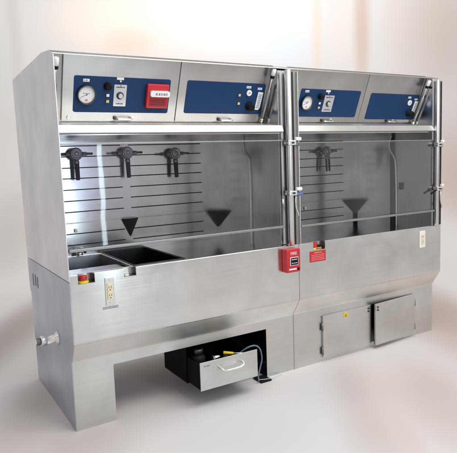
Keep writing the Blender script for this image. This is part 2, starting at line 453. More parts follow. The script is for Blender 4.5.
# ---- black drawer housing and the drawer
dx0, dx1, dz0, dz1, dy0, dy1 = .7145, 1.121, .119, .293, -.10, .385
mb = MB()
mb.box(.708, .712, RB+.004, .41, .110, .351, M['black_paint']); mb.box(.712, 1.322, .406, .41, .110, .351, M['black_paint'])
mb.box(.712, 1.322, RB+.004, .406, .106, .110, M['black_paint']); mb.box(.712, 1.322, RB+.004, .406, .3465, .3505, M['black_paint'])
mb.build('drawer_housing', hood)
dr = MB()
dr.box(dx0, dx0+.006, dy0+.004, dy1, dz0+.001, dz1-.018, M['black_paint']); dr.box(dx1-.006, dx1, dy0+.004, dy1, dz0+.001, dz1-.018, M['black_paint'])
dr.box(dx0+.006, dx1-.006, dy1-.006, dy1, dz0+.001, dz1-.018, M['black_paint']); dr.box(dx0+.006, dx1-.006, dy0+.004, dy1-.006, dz0+.001, dz0+.006, M['black_paint'])
drawer = dr.build('drawer', hood, label='pulled-out black drawer with a steel front')
mb = MB(); mb.box(dx0-.004, dx1+.004, dy0-.002, dy0+.0035, dz0-.002, dz1, M['base'], .0015)
dashes(mb, dx0+.022, dx0+.072, dz1-.034, dz1-.018, dy0-.0022, 1, M['grey_ink'], .8, 'y', 21)
mb.build('drawer_front', drawer)
mb = MB(); hx0, hx1, hz = .842, 1.006, .222
mb.tube([(hx0, dy0, hz+.02), (hx0, dy0-.022, hz+.019), (hx0+.006, dy0-.036, hz+.012), (hx0+.022, dy0-.040, hz+.004), (hx0+.05, dy0-.041, hz), (hx1-.05, dy0-.041, hz), (hx1-.022, dy0-.040, hz+.004), (hx1-.006, dy0-.036, hz+.012), (hx1, dy0-.022, hz+.019), (hx1, dy0, hz+.02)], .0075, M['bright'])
mb.build('handle', drawer)
MB().box(1.225, 1.312, .010, .110, .0005, .012, M['black'], .003).build('floor_bracket', hood)
# ---- cabinet doors
d1 = MB(); d1.box(1.817, 2.303, RB-.016, RB-.0015, .034, .347, M['base'], .002); d1 = d1.build('cabinet_door', hood, label='closed steel cabinet door with a yellow sticker')
mb = MB(); mb.box(2.020, 2.056, RB-.0172, RB-.0163, .296, .338, M['yellow'])
mb.prism([(2.026, .303), (2.050, .303), (2.038, .327)], 'y', RB-.0178, RB-.0171, M['ink']); mb.prism([(2.031, .306), (2.045, .306), (2.038, .320)], 'y', RB-.0184, RB-.0177, M['yellow']); mb.box(2.0368, 2.0392, RB-.019, RB-.0182, .3085, .3165, M['ink'])
mb.build('hazard_sticker', d1)
def latches(parent, x, y, z):
    for k in (0, .022):
        MB().cyl((x, y, z-k), (x, y-.006, z-k), .0075, M['dark_metal'], seg=20, bev=.0015).build('latch', parent)
latches(d1, 2.272, RB-.016, .325)
for zz in (.265, .085):
    MB().cyl((1.812, RB-.012, zz-.028), (1.812, RB-.012, zz+.028), .0075, M['cast'], seg=16).build('hinge', d1)
d2 = bpy.data.objects.new('cabinet_door', None)
mb = MB(); mb.box(-.482, 0, -.016, 0, 0, .325, M['base'], .002); d2 = mb.build('cabinet_door', hood, label='cabinet door standing ajar')
d2.location = (2.790, RB-.004, .032); d2.rotation_euler = (0, 0, R(4.2))
MB().box(-.480, -.004, .0005, .006, .004, .321, M['black_paint']).build('door_lining', d2)
latches(d2, -.459, -.016, .300)
for zz in (.25, .055):
    MB().cyl((.004, -.010, zz-.026), (.004, -.010, zz+.026), .0075, M['cast'], seg=16).build('hinge', d2)
MB().box(2.30, 2.80, .40, .404, .03, .348, M['black_paint']).build('cabinet_lining', hood)

# ---- deck with sinks
def deck(x0, x1, holes):
    xs = uniq([x0, x1] + [v for h in holes for v in h[:2]]); ys = uniq([.0305, YB] + [v for h in holes for v in h[2:]])
    return MB().sheet(xs, ys, holes, lambda x, y: (x, y, ZD), M['deck']).build('deck', hood)
S1, S2 = (.055, .435, .20, .80), (.462, .800, .23, .88)
deck(.005, X1, [S1, S2]); deck(X2, X3, [])
def sink(s, d, mat, lipmat, name, label):
    x0, x1, y0, y1 = s; mb = MB(); t = .02
    a = [(x0, y0), (x1, y0), (x1, y1), (x0, y1)]; b = [(x0+t, y0+t), (x1-t, y0+t), (x1-t, y1-t), (x0+t, y1-t)]
    for k in range(4):
        k2 = (k+1) % 4; mb.face([(*a[k], ZD), (*a[k2], ZD), (*b[k2], ZD-d), (*b[k], ZD-d)], mat)
    mb.face([(*q, ZD-d) for q in b], mat)
    o = mb.build(name, hood, recalc=False, label=label)
    mb = MB(); w = .008
    mb.box(x0-w, x1+w, y0-w, y0, ZD+.001, ZD+.008, lipmat, .002); mb.box(x0-w, x1+w, y1, y1+w, ZD+.001, ZD+.008, lipmat, .002)
    mb.box(x0-w, x0, y0, y1, ZD+.001, ZD+.007, lipmat, .002); mb.box(x1, x1+w, y0, y1, ZD+.001, ZD+.007, lipmat, .002)
    mb.build('sink_rim', o)
    return o
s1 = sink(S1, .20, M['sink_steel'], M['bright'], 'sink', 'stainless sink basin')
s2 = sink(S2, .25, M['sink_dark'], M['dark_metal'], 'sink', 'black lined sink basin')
mb = MB(); mb.box(.066, .424, .212, .43, ZD-.022, ZD-.012, M['liner'], .003); mb.build('sink_tray', s1)
mb = MB(); mb.cyl((.30, .83, ZD+.0005), (.30, .83, ZD+.03), .022, M['bright']); mb.tube([(.30, .83, ZD+.03), (.30, .82, ZD+.055), (.30, .76, ZD+.062), (.30, .70, ZD+.045)], .010, M['bright']); mb.build('faucet', hood)

# ---- back walls with their slots
ROWS = [1.628, 1.555, 1.478, 1.405, 1.327, 1.250, 1.173, 1.020, .942]
def back_wall(x0, x1, cols):
    holes = [(c0, c1, z-.0037, z+.0037) for z in ROWS for c0, c1 in cols]
    xs = uniq([x0, x1] + [v for h in holes for v in h[:2]]); zs = uniq([ZD+.0005, ZH-.0005] + [v for h in holes for v in h[2:]])
    mb = MB().sheet(xs, zs, holes, lambda x, z: (x, YB, z), M['liner'])
    i = mb.mi(M['slot'])
    for h in holes:
        mb.box(h[0]-.002, h[1]+.002, YB+.006, YB+.010, h[2]-.004, h[3]+.004, M['slot'])
    mb.box(x0, x1-.10, YB-.009, YB-.0005, 1.094, 1.099, M['channel'])
    return mb.build('back_wall', hood, recalc=False)
back_wall(.005, X1, [(.13, .664), (.722, 1.317)])
back_wall(X2, X3, [(1.70, 2.236), (2.294, 2.808)])
# inner face of the left end panel, and the wall between the bays
MB().box(.0045, .0075, .034, YB, ZD+.001, ZH-.001, M['liner_v']).build('inner_wall', hood)
div = MB(); div.prism([(.055, ZD-.02), (.055, ZH-.0), (.055, H+.004), (.241, 2.10), (.90, 2.09), (.95, ZD-.02)], 'x', X1, X2, M['liner_v']); bevel(div.build('divider_wall', hood), .002)

# ---- header: slanted control panels, sill, ceiling, roof
SL = Vector((0, .37730, -.92609)); P0 = Vector((0, .089, 2.090)); SLEN = .373
ANG = math.atan2(.92609, -.37730)
def slant(x, s, w=0): return P0 + SL*s + Vector((0, -.92609, -.37730))*w + Vector((x, 0, 0))
for x0, x1 in ((.0045, X1), (X2, X3)):
    a, b = slant(0, -.006, -.014), slant(0, SLEN+.012, -.014)
    MB().prism([(a.y, a.z), (b.y, b.z), (b.y+.02, b.z), (a.y+.02, a.z)], 'x', x0, x1, M['channel']).build('header_face', hood)
    b0 = slant(0, SLEN+.008, 0)
    mb = MB(); mb.prism([(b0.y+.02, b0.z+.002), (b0.y, b0.z+.001), (.018, 1.7075), (.014, 1.7065), (.0125, 1.704), (0, 1.668), (.002, 1.664), (.03, 1.6595), (.03, 1.6640)], 'x', x0, x1, M['sill'])
    mb.build('header_sill', hood)
    MB().box(x0, x1, .031, 1.0, ZH, ZH+.004, M['liner']).build('ceiling_panel', hood)
MB().prism([(.105, 2.089), (.25, 2.096), (1.06, 2.076), (1.06, 2.072), (.105, 2.085)], 'x', .0045, X3-.001, M['side']).build('roof_panel', hood)
# fixed jamb left of the first lid
class Lid:
    def __init__(self, x0, x1, label):
        self.x0 = x0
        mb = MB(); mb.rrect(0, x1-x0, -SLEN, 0, .004, -.012, 0, M['lid'], seg=2)
        self.o = mb.build('control_panel', hood, label=label); bevel(self.o, .0015)
        self.o.location = slant(x0, 0); self.o.rotation_euler = (ANG, 0, 0)
    def part(self, mb, name, label=None): return mb.build(name, self.o, label=label)
    def plate(self, a, b, s0, s1):
        self.part(MB().rrect(a-self.x0, b-self.x0, -s1, -s0, .012, .0004, .0025, M['blue']), 'face_plate')
    def label(self, x, s, w=.032, h=.014, mat=None, n=1):
        mb = MB(); u = x-self.x0; mb.box(u-w/2, u+w/2, -s-h/2, -s+h/2, .0027, .004, M['white'])
        dashes(mb, u-w/2+.003, u+w/2-.002, -s-h/2+.002, -s+h/2-.002, .0041, n, M['grey_ink'], .6, 'z', int(x*1000)); self.part(mb, 'label')
    def gauge(self, x, s, r):
        mb = MB(); u = x-self.x0
        T = Matrix.Translation((u, -s, .0026))
        mb.lathe([(0, 0), (r, 0), (r, .014), (r*.97, .020), (r*.90, .021), (r*.87, .018), (r*.85, .010), (r*.85, .009, M['dark_metal']), (0, .009, M['dial'])], T, M['dark_metal'], 48)
        g = self.part(mb, 'pressure_gauge')
        mb = MB()
        for k in range(21):
            t = R(215 - 12.5*k); q = r*.80; l = r*(.13 if k % 5 == 0 else .07)
            m = Matrix.Translation((u, -s, .0118)) @ Matrix.Rotation(t, 4, 'Z')
            mb.box(q-l, q, -.0006, .0006, 0, .0003, M['ink'], mtx=m)
        m = Matrix.Translation((u, -s, .0118)) @ Matrix.Rotation(R(205), 4, 'Z')
        mb.box(-r*.15, r*.68, -.0007, .0007, .0006, .0012, M['ink'], mtx=m)
        dashes(mb, u-r*.36, u+r*.36, -s+r*.05, -s+r*.22, .0118, 1, M['grey_ink'], .6, 'z', 6)
        mb.box(u-r*.14, u+r*.14, -s-r*.66, -s-r*.44, .0118, .0122, M['pink'])
        mb.cyl((u, -s, .0118), (u, -s, .0135), r*.06, M['ink'], seg=12)
        self.part(mb, 'gauge_scale')
    def knob(self, x, s, r=.021, h=.032):
        mb = MB(); T = Matrix.Translation((x-self.x0, -s, .0026))
        mb.lathe([(0, 0), (r*1.08, 0), (r*1.08, .005), (r*.9, .008), (r*.86, h-.004), (r*.78, h), (0, h)], T, M['black'], 32); self.part(mb, 'knob')
    def button(self, x, s, mat, r=.0085):
        mb = MB(); u = x-self.x0
        mb.box(u-r*1.25, u+r*1.25, -s-r*1.15, -s+r*1.15, .0026, .006, M['dark_metal'], .001)
        mb.box(u-r, u+r, -s-r*.9, -s+r*.9, .006, .011, mat, .0015); self.part(mb, 'push_button')
    def switch(self, a, b, s0, s1):
        mb = MB(); u0, u1 = a-self.x0, b-self.x0; cx = (u0+u1)/2; cy = -(s0+s1)/2
        mb.rrect(u0, u1, -s1, -s0, .003, .0026, .0065, M['plate_grey'])
        dashes(mb, u0+.012, u1-.010, -s0-.020, -s0-.009, .0066, 1, M['ink'], .7, 'z', 3); dashes(mb, u0+.016, u1-.014, -s1+.010, -s1+.020, .0066, 1, M['ink'], .7, 'z', 4)
        mb.cyl((cx, -s0-.006, .0065), (cx, -s0-.006, .008), .003, M['dark_metal'], seg=10)
        sw = self.part(mb, 'timer_switch')
        mb = MB(); T = Matrix.Translation((cx, cy, .0065))
        mb.lathe([(.0, 0), (.0215, 0), (.0215, .003), (.016, .004), (.0, .004)], T, M['ink'], 32)
        mb.lathe([(.0, .004), (.0145, .004), (.013, .016), (.0, .016)], T, M['plate_grey'], 24)
        mb.box(cx-.0145, cx+.001, cy-.0022, cy+.0022, .016, .019, M['ink'])
        self.part(mb, 'timer_dial')
    def tag(self, x, s):
        mb = MB(); u = x-self.x0; mb.box(u-.021, u+.021, -s-.007, -s+.007, .0027, .004, M['white'])
        mb.cyl((u, -s-.013, .0026), (u, -s-.013, .012), .006, M['bright'], seg=16); self.part(mb, 'toggle')
    def handle(self, x, s, w=.085):
        mb = MB(); u = x-self.x0
        mb.box(u-w/2-.012, u-w/2+.004, -s-.009, -s+.009, .0004, .014, M['dark_metal'], .002)
        mb.tube([(u-w/2, -s, .010), (u-w/2+.004, -s, .022), (u-w/2+.016, -s, .027), (u+w/2-.016, -s, .027), (u+w/2-.004, -s, .022), (u+w/2, -s, .003)], .0062, M['bright'], sub=4)
        self.part(mb, 'pull_handle')
        mb = MB(); mb.tube([(u-w/2+.0, -s-.004, .012), (u-w/2-.004, -s-.030, .016), (u-w/2+.004, -s-.042, .018), (u+w/2-.022, -s-.042, .018), (u+w/2-.012, -s-.030, .016), (u+w/2-.008, -s-.004, .012)], .0016, M['channel'], seg=8, sub=4)
        self.part(mb, 'wire_bail')
    def screw(self, x, s):
        mb = MB(); mb.cyl((x-self.x0, -s, 0), (x-self.x0, -s, .007), .0105, M['bright'], seg=20, bev=.002); mb.box(x-self.x0-.006, x-self.x0+.006, -s-.001, -s+.001, .0068, .0076, M['dark_metal']); self.part(mb, 'screw')
l1 = Lid(.080, .776, 'control panel with gauge, timer switch and red call box')
l1.plate(.141, .722, .115, .320); l1.gauge(.212, .218, .055); l1.label(.209, .139, .036, .016); l1.knob(.331, .168)
l1.button(.335, .219, M['white']); l1.button(.336, .254, M['amber']); l1.switch(.371, .446, .156, .281); l1.tag(.405, .122)
l1.screw(.118, .352); l1.handle(.440, .352, .095)
mb = MB(); u0, u1 = .566-l1.x0, .704-l1.x0
mb.rrect(u0, u1, -.283, -.141, .006, .0026, .030, M['red'])
rb = l1.part(mb, 'call_box', 'red call box with a white lettered bar'); bevel(rb, .004, 3)
mb = MB(); mb.box(u0+.016, u1-.010, -.270, -.222, .0295, .0312, M['red_dark'], .0005); dashes(mb, u0+.024, u1-.018, -.264, -.230, .0313, 3, M['ink'], .5, 'z', 31); l1.part(mb, 'recess')
mb = MB(); mb.rrect(u0+.016, u1+.002, -.211, -.176, .012, .0305, .044, M['white']); dashes(mb, u0+.048, u1-.006, -.205, -.183, .0441, 1, M['grey_ink'], .75, 'z', 11); b = l1.part(mb, 'white_bar'); bevel(b, .003)
l2 = Lid(.780, 1.441, 'control panel with a wide blank blue plate and a lettered strip')
l2.plate(.834, 1.416, .113, .318); l2.button(1.219, .192, M['amber']); l2.button(1.223, .247, M['amber']); l2.label(1.284, .139, .036, .014); l2.label(1.372, .146, .034, .014)
mb = MB(); mb.lathe([(0, 0), (.020, 0), (.020, .008), (.017, .010), (.009, .010), (.009, .007, M['plate_grey']), (0, .007, M['plate_grey'])], Matrix.Translation((1.291-l2.x0, -.176, .0026)), M['white'], 28); l2.part(mb, 'key_switch')
l2.knob(1.309, .263, .027, .045)
mb = MB(); t = Matrix.Translation((1.380-l2.x0, -.228, 0)) @ Matrix.Rotation(R(-4), 4, 'Z'); mb.box(-.020, .020, -.060, .060, .0027, .006, M['white'], .001, mtx=t)
for k in range(8): mb.box(-.013+.002*(k % 3), .012, -.045+.012*k, -.039+.012*k, .0061, .0067, M['grey_ink'], mtx=t)
mb.cyl((1.397-l2.x0, -.285, .0026), (1.397-l2.x0, -.285, .016), .008, M['black'], seg=16); l2.part(mb, 'lettered_strip')
l2.handle(1.142, .355, .090)
l3 = Lid(1.580, 2.330, 'control panel with a small gauge and timer switch')
l3.plate(1.722, 2.287, .132, .332); l3.gauge(1.788, .229, .053); l3.label(1.775, .149, .034, .015); l3.knob(1.901, .180); l3.button(1.907, .230, M['white']); l3.button(1.908, .262, M['amber'])
l3.switch(1.944, 2.034, .172, .292); l3.tag(1.966, .142); l3.handle(2.026, .358, .10)
l4 = Lid(2.334, 2.951, 'control panel with a blank blue plate and hanging strip')
l4.plate(2.398, 2.940, .142, .346); l4.label(2.826, .165, .034, .014); l4.label(2.907, .178, .034, .013); l4.knob(2.866, .290, .027, .045)
mb = MB(); mb.lathe([(0, 0), (.022, 0), (.022, .008), (.018, .010), (.009, .010), (.009, .007, M['plate_grey']), (0, .007, M['plate_grey'])], Matrix.Translation((2.840-l4.x0, -.207, .0026)), M['white'], 28); l4.part(mb, 'key_switch')
mb = MB(); t = Matrix.Translation((2.916-l4.x0, -.245, 0)) @ Matrix.Rotation(R(-4), 4, 'Z'); mb.box(-.020, .020, -.052, .052, .0027, .006, M['white'], .001, mtx=t)
for k in range(7): mb.box(-.013+.002*(k % 3), .012, -.042+.012*k, -.036+.012*k, .0061, .0067, M['grey_ink'], mtx=t)
mb.cyl((2.930-l4.x0, -.306, .0026), (2.930-l4.x0, -.306, .016), .008, M['black'], seg=16); l4.part(mb, 'lettered_strip')
l4.handle(2.69, .358, .09)

MB().prism([(.033, 2.073), (.0335, 2.077), (.100, 2.0965), (.104, 2.0905), (.100, 2.0925)], 'x', .0045, L-.001, M['channel']).build('header_cap', hood)
# gas struts
def strut(x, top_, bot):
    a, b = Vector((x, *top_)), Vector((x, *bot)); d = (b-a).normalized(); mb = MB(); Ls = (b-a).length
    mb.cyl(a+d*.02, a+d*.16, .0065, M['bright'], seg=16); mb.cyl(a+d*.13, b-d*.02, .0125, M['strut'], seg=20, bev=.003)
    s = mb.build('gas_strut', hood)
    mb = MB(); mb.cyl(a-d*.012, a+d*.034, .015, M['white'], seg=20, bev=.004); mb.cyl(a+d*.034, a+d*.052, .014, M['black'], seg=20, bev=.003); mb.build('strut_cap', s)
    mb = MB(); mb.cyl(b-d*.018, b+d*.012, .0125, M['bright'], seg=20, bev=.003); mb.build('strut_joint', s)
strut(.026, (.040, 2.045), (.205, 1.760)); strut(1.424, (.050, 2.060), (.208, 1.752)); strut(X2+.022, (.060, 2.050), (.208, 1.752)); strut(2.934, (.050, 2.050), (.208, 1.738))

# ---- sashes
def sash(x0, x1, zt, zb):
    mb = MB(); mb.box(x0, x1, .0125, .0185, zt-.007, zt, M['edge'], .001)
    s = mb.build('sash', hood)
    MB().box(x0, x1, .0140, .0170, zb+.006, zt-.0075, M['glass']).build('glass_pane', s, label='clear glass pane')
    mb = MB(); mb.box(x0+.004, x1-.004, -.004, .026, zb-.010, zb+.006, M['edge'], .003); mb.build('sash_rail', s)
    for xx in (x0+.05,):
        mb = MB(); mb.box(xx-.008, xx+.008, .006, .026, 1.138, 1.158, M['edge'], .003); mb.build('sash_stop', s)
sash(.008, X1-.003, 1.612, 1.043); sash(X2+.003, X3-.003, 1.596, 1.032)

# ---- posts: bright tubes with clamps, channels
def post(xt, r, c0, c1, edge, clamps, hook):
    mb = MB(); yf = -.006
    mb.cyl((xt, yf, ZC+.001), (xt, yf, H-.002), r, M['tube'], seg=32, bev=.002); t = mb.build('sash_pole', hood)
    mb = MB(); mb.box(c0, c1, .012, .0295, ZC+.001, H-.006, M['channel']); mb.box(edge-.004, edge, -.004, .012, ZC+.001, H-.006, M['bright'], .001)
    mb.box(c0+.016, c0+.024, .004, .0118, ZC+.001, H-.01, M['dark_metal']); mb.build('post_channel', hood)
    for z, low in clamps:
        mb = MB(); mb.box(xt-r-.008, xt+r+.012, yf-r-.010, yf+.018, z-.016, z+.016, M['bright'], .004)
        mb.box(xt+r+.010, c1-.006, -.020, .010, z-.020, z+.004, M['cast'], .004)
        mb.cyl((xt-r-.030, yf-.006, z-.004), (xt-r-.006, yf-.006, z-.004), .007, M['cast'], seg=14, bev=.001)
        c = mb.build('clamp', t)
        MB().box(xt+r+.016, c1-.002, -.034, -.008, z+.014, z+.036, M['white'], .005).build('clamp_cap', c)
        MB().cyl((xt+.006, yf-r-.0095, z), (xt+.006, yf-r-.018, z), .008, M['dark_metal'], seg=6).build('bolt', c)
        if low:
            mb = MB(); mb.tube([(xt+r+.018, -.014, z-.02), (xt+r+.010, -.020, z-.05), (xt+r+.016, -.018, z-.10), (xt+r+.034, -.012, z-.135), (xt+r+.040, -.010, z-.155)], .0055, M['bright']); mb.build('clamp_lever', c)
    return t
p1 = post(1.4925, .0215, 1.520, 1.576, 1.5765, ((1.592, False), (1.262, True)), True)
MB().cyl((1.522, -.030, 1.252), (1.576, -.032, 1.252), .007, M['blue_tag'], seg=16, bev=.002).build('blue_pin', p1)
p2 = post(2.968, .0165, 2.988, 3.026, 3.0265, ((1.556, False), (1.206, True)), True)
mb = MB(); mb.tube([(2.952, -.010, 1.196), (2.925, -.016, 1.186), (2.885, -.020, 1.172)], .0075, M['black']); mb.build('latch_lever', p2)
mb = MB(); mb.tube([(1.436, .004, 1.60), (1.4355, .004, 1.40), (1.436, .004, 1.225)], .002, M['hose'], seg=8, sub=1); mb.cyl((1.436, .004, 1.225), (1.438, .004, 1.195), .0055, M['white'], seg=12, bev=.001); mb.build('sash_cable', hood)

# ---- valves on the back walls
def valve(x, z, twin=False):
    mb = MB(); T = Matrix.Translation((x, YB, z)) @ Matrix.Rotation(R(90), 4, 'X')
    mb.lathe([(.030, 0), (.030, .010), (.020, .014), (.020, .035), (.040, .040), (.0435, .046), (.0435, .062), (.040, .070), (.032, .074), (.030, .071), (.012, .070), (.010, .078), (0, .078)], T, M['cast'], 36)
    for s in (-1, 1):
        mb.cyl((x+s*.044, YB-.054, z), (x+s*.070, YB-.054, z), .015, M['cast'], seg=6, smooth=False)
        mb.cyl((x+s*.070, YB-.054, z), (x+s*.115, YB-.054, z), .008, M['dark_metal'], seg=16)
    v = mb.build('valve', hood)
    for dx in ((-.014, .018) if twin else (0,)):
        mb = MB(); w = .6 if twin else 1
        mb.cyl((x+dx, YB-.054, z-.044), (x+dx, YB-.060, z-.070), .018*w, M['cast'], seg=18, bev=.002)
        mb.cyl((x+dx, YB-.060, z-.068), (x+dx, YB-.066, z-.178), .0165*w, M['black'], r1=.0145*w, seg=18, bev=.004); mb.build('valve_handle', v)
valve(.325, 1.572); valve(.692, 1.572); valve(1.070, 1.557); valve(2.566, 1.540, True)

# ---- black funnels
def funnel(pts_top, tip, name_pipe=None, label=None):
    """thin walled part-cone hung on the wall: rim points, tip"""
    mb = MB(); n = len(pts_top)
    for a, b in zip(pts_top[:-1], pts_top[1:]): mb.face([a, b, tip], M['black'])
    o = mb.build('drain_funnel', hood, recalc=False); solid(o, .004, 0)
    if name_pipe: MB().cyl((tip[0], tip[1]-.006, ZD+.001), (tip[0], tip[1]-.006, tip[2]+.015), .0065, M['black'], seg=14).build('drain_pipe', o)
funnel([(.703-.062*math.cos(R(180*k/12)), YB-.004-.06*math.sin(R(180*k/12)), 1.098) for k in range(13)], (.703, YB-.008, .965))
funnel([(X1-.004-.074*math.cos(R(9*k)), YB-.004-.165*math.sin(R(9*k)), 1.098) for k in range(11)], (X1-.006, YB-.006, .965))
funnel([(X3-.004-.135*math.cos(R(9*k)), YB-.004-.10*math.sin(R(9*k)), 1.084) for k in range(11)], (X3-.009, YB-.006, .950), True)

# ---- hanging hoses against the right walls of the bays
mb = MB(); x = X1-.012; mb.tube([(x, .491, ZH-.002), (x, .486, 1.585), (x, .470, 1.545), (x, .425, 1.510), (x, .404, 1.460), (x, .399, 1.2), (x, .404, 1.0), (x, .406, ZD+.002)], .0062, M['hose']); mb.build('supply_hose', hood)
mb = MB(); x = X3-.012; mb.tube([(x, .446, ZH-.002), (x, .470, 1.58), (x, .462, 1.53), (x, .420, 1.47), (x, .402, 1.41), (x, .392, 1.2), (x, .390, 1.0), (x, .390, ZD+.002)], .0062, M['hose']); mb.build('supply_hose', hood)
MB().box(X3-.018, X3-.002, .33, .36, 1.19, 1.25, M['black'], .004).build('wall_clip', hood)
MB().box(X3-.008, X3-.0005, .415, .465, ZD+.001, ZH-.001, M['dark_metal'], .002).build('wall_strip', hood)

# ------------------------------------------------------------------ things in and around the drawer
zf = dz0+.0065
b = thing('bottle', 'black bottle with a grey screw cap standing at the left in the open drawer', 'bottle', (.800, .09, zf))
mb = MB(); mb.lathe([(0, 0), (.044, 0), (.047, .004), (.047, .125), (.040, .142), (.026, .150), (.026, .160)], Matrix.Identity(4), M['black'], 32); mb.build('bottle_body', b)
mb = MB(); mb.lathe([(0, .156), (.033, .156), (.034, .159), (.034, .184), (.032, .188), (0, .188)], Matrix.Identity(4), M['dark_metal'], 32); mb.build('cap', b)
b = thing('hose_fitting', 'silver threaded hose fitting with black nut between bottle and yellow tool in the drawer', 'hose fitting', (.905, .02, zf))
mb = MB(); mb.cyl((0, 0, 0), (0, 0, .120), .020, M['black'], bev=.002); mb.build('fitting_stand', b)
mb = MB(); mb.cyl((-.028, .0, .128), (.010, 0, .128), .014, M['bright'], bev=.002); mb.cyl((-.040, 0, .128), (-.027, 0, .128), .019, M['cast'], seg=6, smooth=False); mb.build('threaded_end', b)
mb = MB(); mb.cyl((.020, -.03, .122), (.055, -.03, .122), .021, M['black'], bev=.004); mb.build('fitting_nut', b)
b = thing('hand_tool', 'small tool with a yellow handle and thin steel shank across the drawer', 'tool', (1.00, .03, zf))
mb = MB(); mb.cyl((-.04, .015, .138), (.020, -.015, .130), .011, M['yellow'], r1=.0085, bev=.003); mb.build('tool_handle', b)
mb = MB(); mb.cyl((.020, -.015, .130), (.098, -.045, .124), .004, M['bright'], bev=.001); mb.build('tool_shank', b)
MB().box(-.045, .09, -.045, .02, 0, .118, M['black'], .006).build('tool_block', b)
mb = MB(); mb.tube([(1.035, .06, zf+.08), (1.055, .03, .23), (1.085, -.01, .272), (1.125, -.026, .291), (1.165, -.028, .287), (1.195, -.024, .262), (1.216, -.012, .22), (1.224, -.004, .172), (1.212, .004, .11), (1.204, .012, .06), (1.216, .024, .016)], .0052, M['hose_blue'])
tag(mb.build('looped_hose'), 'blue grey hose looping out of the drawer down to the black floor bracket', 'hose')
mb = MB(); mb.tube([(1.235, .045, .0150), (1.262, .032, .0142), (1.290, .024, .0142), (1.318, .022, .0060), (1.350, .034, .0030), (1.392, .046, .0030), (1.43, .052, .0030)], .0026, M['hose_pale'])
tag(mb.build('thin_cable'), 'thin pale blue cable lying on the floor in front of the base panel', 'cable')

# ------------------------------------------------------------------ setting: floor sweeping up into a backdrop painted with blurred room tones
VIEW = R(-31.3); CAMLOC = Vector((-.75154, -2.91719, 1.49773))
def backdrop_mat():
    m, nt, p = new_mat('blurred_room_backdrop'); N, Lk = nt.nodes, nt.links
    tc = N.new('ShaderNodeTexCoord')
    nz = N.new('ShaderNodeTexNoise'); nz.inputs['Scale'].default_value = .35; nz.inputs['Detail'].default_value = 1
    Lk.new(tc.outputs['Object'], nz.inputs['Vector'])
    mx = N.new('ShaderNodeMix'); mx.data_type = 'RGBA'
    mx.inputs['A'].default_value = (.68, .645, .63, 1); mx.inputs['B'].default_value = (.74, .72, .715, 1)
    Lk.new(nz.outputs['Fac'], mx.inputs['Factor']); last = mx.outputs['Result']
    # painted room blur and reflections, in the backdrop's own metres: centre, radii, strength, colour
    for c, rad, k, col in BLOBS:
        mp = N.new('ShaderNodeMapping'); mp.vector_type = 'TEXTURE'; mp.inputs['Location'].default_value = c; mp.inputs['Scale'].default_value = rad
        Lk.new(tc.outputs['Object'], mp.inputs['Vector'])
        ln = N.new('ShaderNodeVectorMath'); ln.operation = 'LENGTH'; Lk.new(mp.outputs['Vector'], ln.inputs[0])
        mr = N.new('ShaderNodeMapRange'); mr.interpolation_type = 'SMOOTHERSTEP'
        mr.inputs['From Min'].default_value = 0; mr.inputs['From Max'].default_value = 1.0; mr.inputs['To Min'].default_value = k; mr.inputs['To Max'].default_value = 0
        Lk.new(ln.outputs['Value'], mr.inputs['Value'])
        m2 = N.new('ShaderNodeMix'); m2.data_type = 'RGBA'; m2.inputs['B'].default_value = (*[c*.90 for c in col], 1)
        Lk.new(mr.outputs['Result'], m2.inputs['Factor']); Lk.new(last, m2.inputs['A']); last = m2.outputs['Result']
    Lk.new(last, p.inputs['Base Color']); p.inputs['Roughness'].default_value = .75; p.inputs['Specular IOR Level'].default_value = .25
    return m
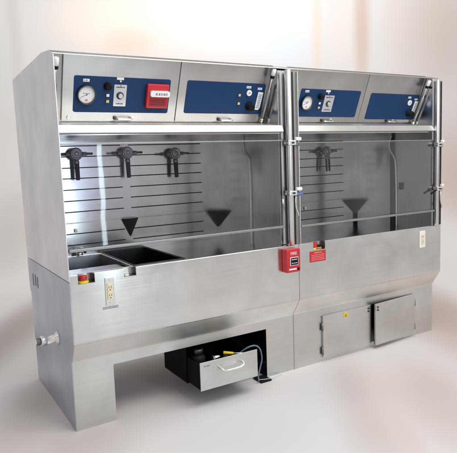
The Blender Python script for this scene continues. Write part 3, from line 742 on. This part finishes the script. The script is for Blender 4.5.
BLOBS = [
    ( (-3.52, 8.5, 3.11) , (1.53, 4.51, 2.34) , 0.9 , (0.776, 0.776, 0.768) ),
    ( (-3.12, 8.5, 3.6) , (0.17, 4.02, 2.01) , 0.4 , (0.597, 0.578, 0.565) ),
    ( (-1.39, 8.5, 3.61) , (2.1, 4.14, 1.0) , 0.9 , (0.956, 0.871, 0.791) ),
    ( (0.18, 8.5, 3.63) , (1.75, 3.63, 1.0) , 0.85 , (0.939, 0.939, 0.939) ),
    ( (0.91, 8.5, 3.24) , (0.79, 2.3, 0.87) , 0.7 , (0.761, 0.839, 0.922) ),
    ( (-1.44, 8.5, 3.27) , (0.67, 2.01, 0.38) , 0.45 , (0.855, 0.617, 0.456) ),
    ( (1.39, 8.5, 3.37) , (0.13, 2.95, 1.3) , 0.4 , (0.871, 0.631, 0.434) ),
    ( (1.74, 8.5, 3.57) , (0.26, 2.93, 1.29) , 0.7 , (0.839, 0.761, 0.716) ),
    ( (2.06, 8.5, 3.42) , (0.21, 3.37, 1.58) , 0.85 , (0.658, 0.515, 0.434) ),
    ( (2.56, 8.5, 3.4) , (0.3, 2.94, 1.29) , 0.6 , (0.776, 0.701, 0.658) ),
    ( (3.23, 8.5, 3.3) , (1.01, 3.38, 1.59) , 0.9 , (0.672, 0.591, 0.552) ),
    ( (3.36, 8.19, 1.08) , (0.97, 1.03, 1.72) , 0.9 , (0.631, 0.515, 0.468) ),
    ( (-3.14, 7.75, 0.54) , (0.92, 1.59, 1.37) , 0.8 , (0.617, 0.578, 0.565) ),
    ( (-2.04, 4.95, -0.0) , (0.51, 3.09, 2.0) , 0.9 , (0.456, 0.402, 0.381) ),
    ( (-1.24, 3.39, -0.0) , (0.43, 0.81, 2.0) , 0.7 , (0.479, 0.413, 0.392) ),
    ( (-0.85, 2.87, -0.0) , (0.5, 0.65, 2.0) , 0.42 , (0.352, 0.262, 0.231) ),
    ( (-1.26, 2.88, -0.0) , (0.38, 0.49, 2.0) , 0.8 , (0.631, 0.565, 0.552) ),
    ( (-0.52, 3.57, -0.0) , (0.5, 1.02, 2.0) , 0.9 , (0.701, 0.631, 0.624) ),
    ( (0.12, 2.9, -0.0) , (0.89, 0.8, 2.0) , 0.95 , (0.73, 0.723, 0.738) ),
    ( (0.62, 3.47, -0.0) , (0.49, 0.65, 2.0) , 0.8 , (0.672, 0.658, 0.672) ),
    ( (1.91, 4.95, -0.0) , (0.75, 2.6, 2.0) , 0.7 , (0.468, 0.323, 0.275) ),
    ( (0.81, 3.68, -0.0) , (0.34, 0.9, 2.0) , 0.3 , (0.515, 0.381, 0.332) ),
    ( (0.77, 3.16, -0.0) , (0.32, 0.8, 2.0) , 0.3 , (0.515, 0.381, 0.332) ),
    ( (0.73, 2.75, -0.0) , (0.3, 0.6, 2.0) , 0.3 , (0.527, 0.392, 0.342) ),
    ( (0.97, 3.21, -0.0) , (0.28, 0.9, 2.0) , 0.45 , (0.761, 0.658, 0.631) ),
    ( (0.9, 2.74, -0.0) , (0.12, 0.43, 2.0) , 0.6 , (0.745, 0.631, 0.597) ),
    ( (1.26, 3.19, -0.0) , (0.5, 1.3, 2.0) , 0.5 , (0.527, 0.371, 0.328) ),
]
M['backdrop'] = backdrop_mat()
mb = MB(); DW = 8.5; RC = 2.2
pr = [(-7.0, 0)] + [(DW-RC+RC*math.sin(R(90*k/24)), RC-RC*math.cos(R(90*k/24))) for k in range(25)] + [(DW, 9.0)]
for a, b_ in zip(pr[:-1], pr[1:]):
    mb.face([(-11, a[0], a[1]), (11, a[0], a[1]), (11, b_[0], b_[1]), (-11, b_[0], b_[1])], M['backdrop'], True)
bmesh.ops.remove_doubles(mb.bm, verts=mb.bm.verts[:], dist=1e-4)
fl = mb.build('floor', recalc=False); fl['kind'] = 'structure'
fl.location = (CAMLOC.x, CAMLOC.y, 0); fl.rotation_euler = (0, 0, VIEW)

# ------------------------------------------------------------------ light
w = bpy.data.worlds.new('World'); sc.world = w; w.use_nodes = True
nt = w.node_tree; N, Lk = nt.nodes, nt.links
bg = N['Background']
tc = N.new('ShaderNodeTexCoord'); mpw = N.new('ShaderNodeMapping'); mpw.inputs['Scale'].default_value = (1, 1, .3)
nz = N.new('ShaderNodeTexNoise'); nz.inputs['Scale'].default_value = 3.4; nz.inputs['Detail'].default_value = 3
Lk.new(tc.outputs['Generated'], mpw.inputs['Vector']); Lk.new(mpw.outputs['Vector'], nz.inputs['Vector'])
cr = N.new('ShaderNodeValToRGB'); cr.color_ramp.elements[0].position = .36; cr.color_ramp.elements[0].color = (.34, .33, .335, 1)
cr.color_ramp.elements[1].position = .64; cr.color_ramp.elements[1].color = (1.0, .99, .975, 1)
Lk.new(nz.outputs['Fac'], cr.inputs['Fac']); Lk.new(cr.outputs['Color'], bg.inputs['Color']); bg.inputs['Strength'].default_value = 1.0

def area(name, loc, target, sx, sy, power, col):
    l = bpy.data.lights.new(name, 'AREA'); l.shape = 'RECTANGLE'; l.size = sx; l.size_y = sy; l.energy = power; l.color = col
    o = bpy.data.objects.new(name, l); COL.objects.link(o); o.location = loc
    d = Vector(target) - Vector(loc); o.rotation_euler = d.to_track_quat('-Z', 'Y').to_euler(); return o
area('window_light', (1.45, -3.6, 1.7), (.8, 0, 1.0), .8, 1.8, 4.0, (.52, .60, 1.0))
area('strip_light', (1.28, -3.2, 1.6), (.3, 0, 1.3), .05, 2.4, 11, (.76, .96, 1.0))
area('backdrop_fill', (2.2, 1.9, 4.8), (3.6, 5.2, 2.8), 6.0, 1.0, 110, (1.0, .985, .97))  # added lamp out of view, brightens the backdrop wall
area('ceiling_light', (1.8, -1.6, 3.4), (1.6, .3, 1.0), 3.0, 1.6, 70, (1.0, .985, .965))

# ------------------------------------------------------------------ camera
cam = bpy.data.cameras.new('camera'); co = bpy.data.objects.new('camera', cam); COL.objects.link(co)
co.location = CAMLOC; co.rotation_mode = 'XYZ'; co.rotation_euler = (1.4495698688, .0358737262, -.546720599)
cam.sensor_width = 36; cam.sensor_fit = 'HORIZONTAL'; cam.lens = 43.319; cam.clip_start = .05; cam.clip_end = 200
sc.camera = co
sc.view_settings.view_transform = 'Standard'; sc.view_settings.look = 'None'; sc.view_settings.exposure = 0; sc.view_settings.gamma = 1
sc.render.engine = 'CYCLES'; sc.cycles.max_bounces = 10; sc.cycles.glossy_bounces = 6; sc.cycles.transparent_max_bounces = 12
sc.cycles.use_denoising = True; sc.cycles.sample_clamp_indirect = 6
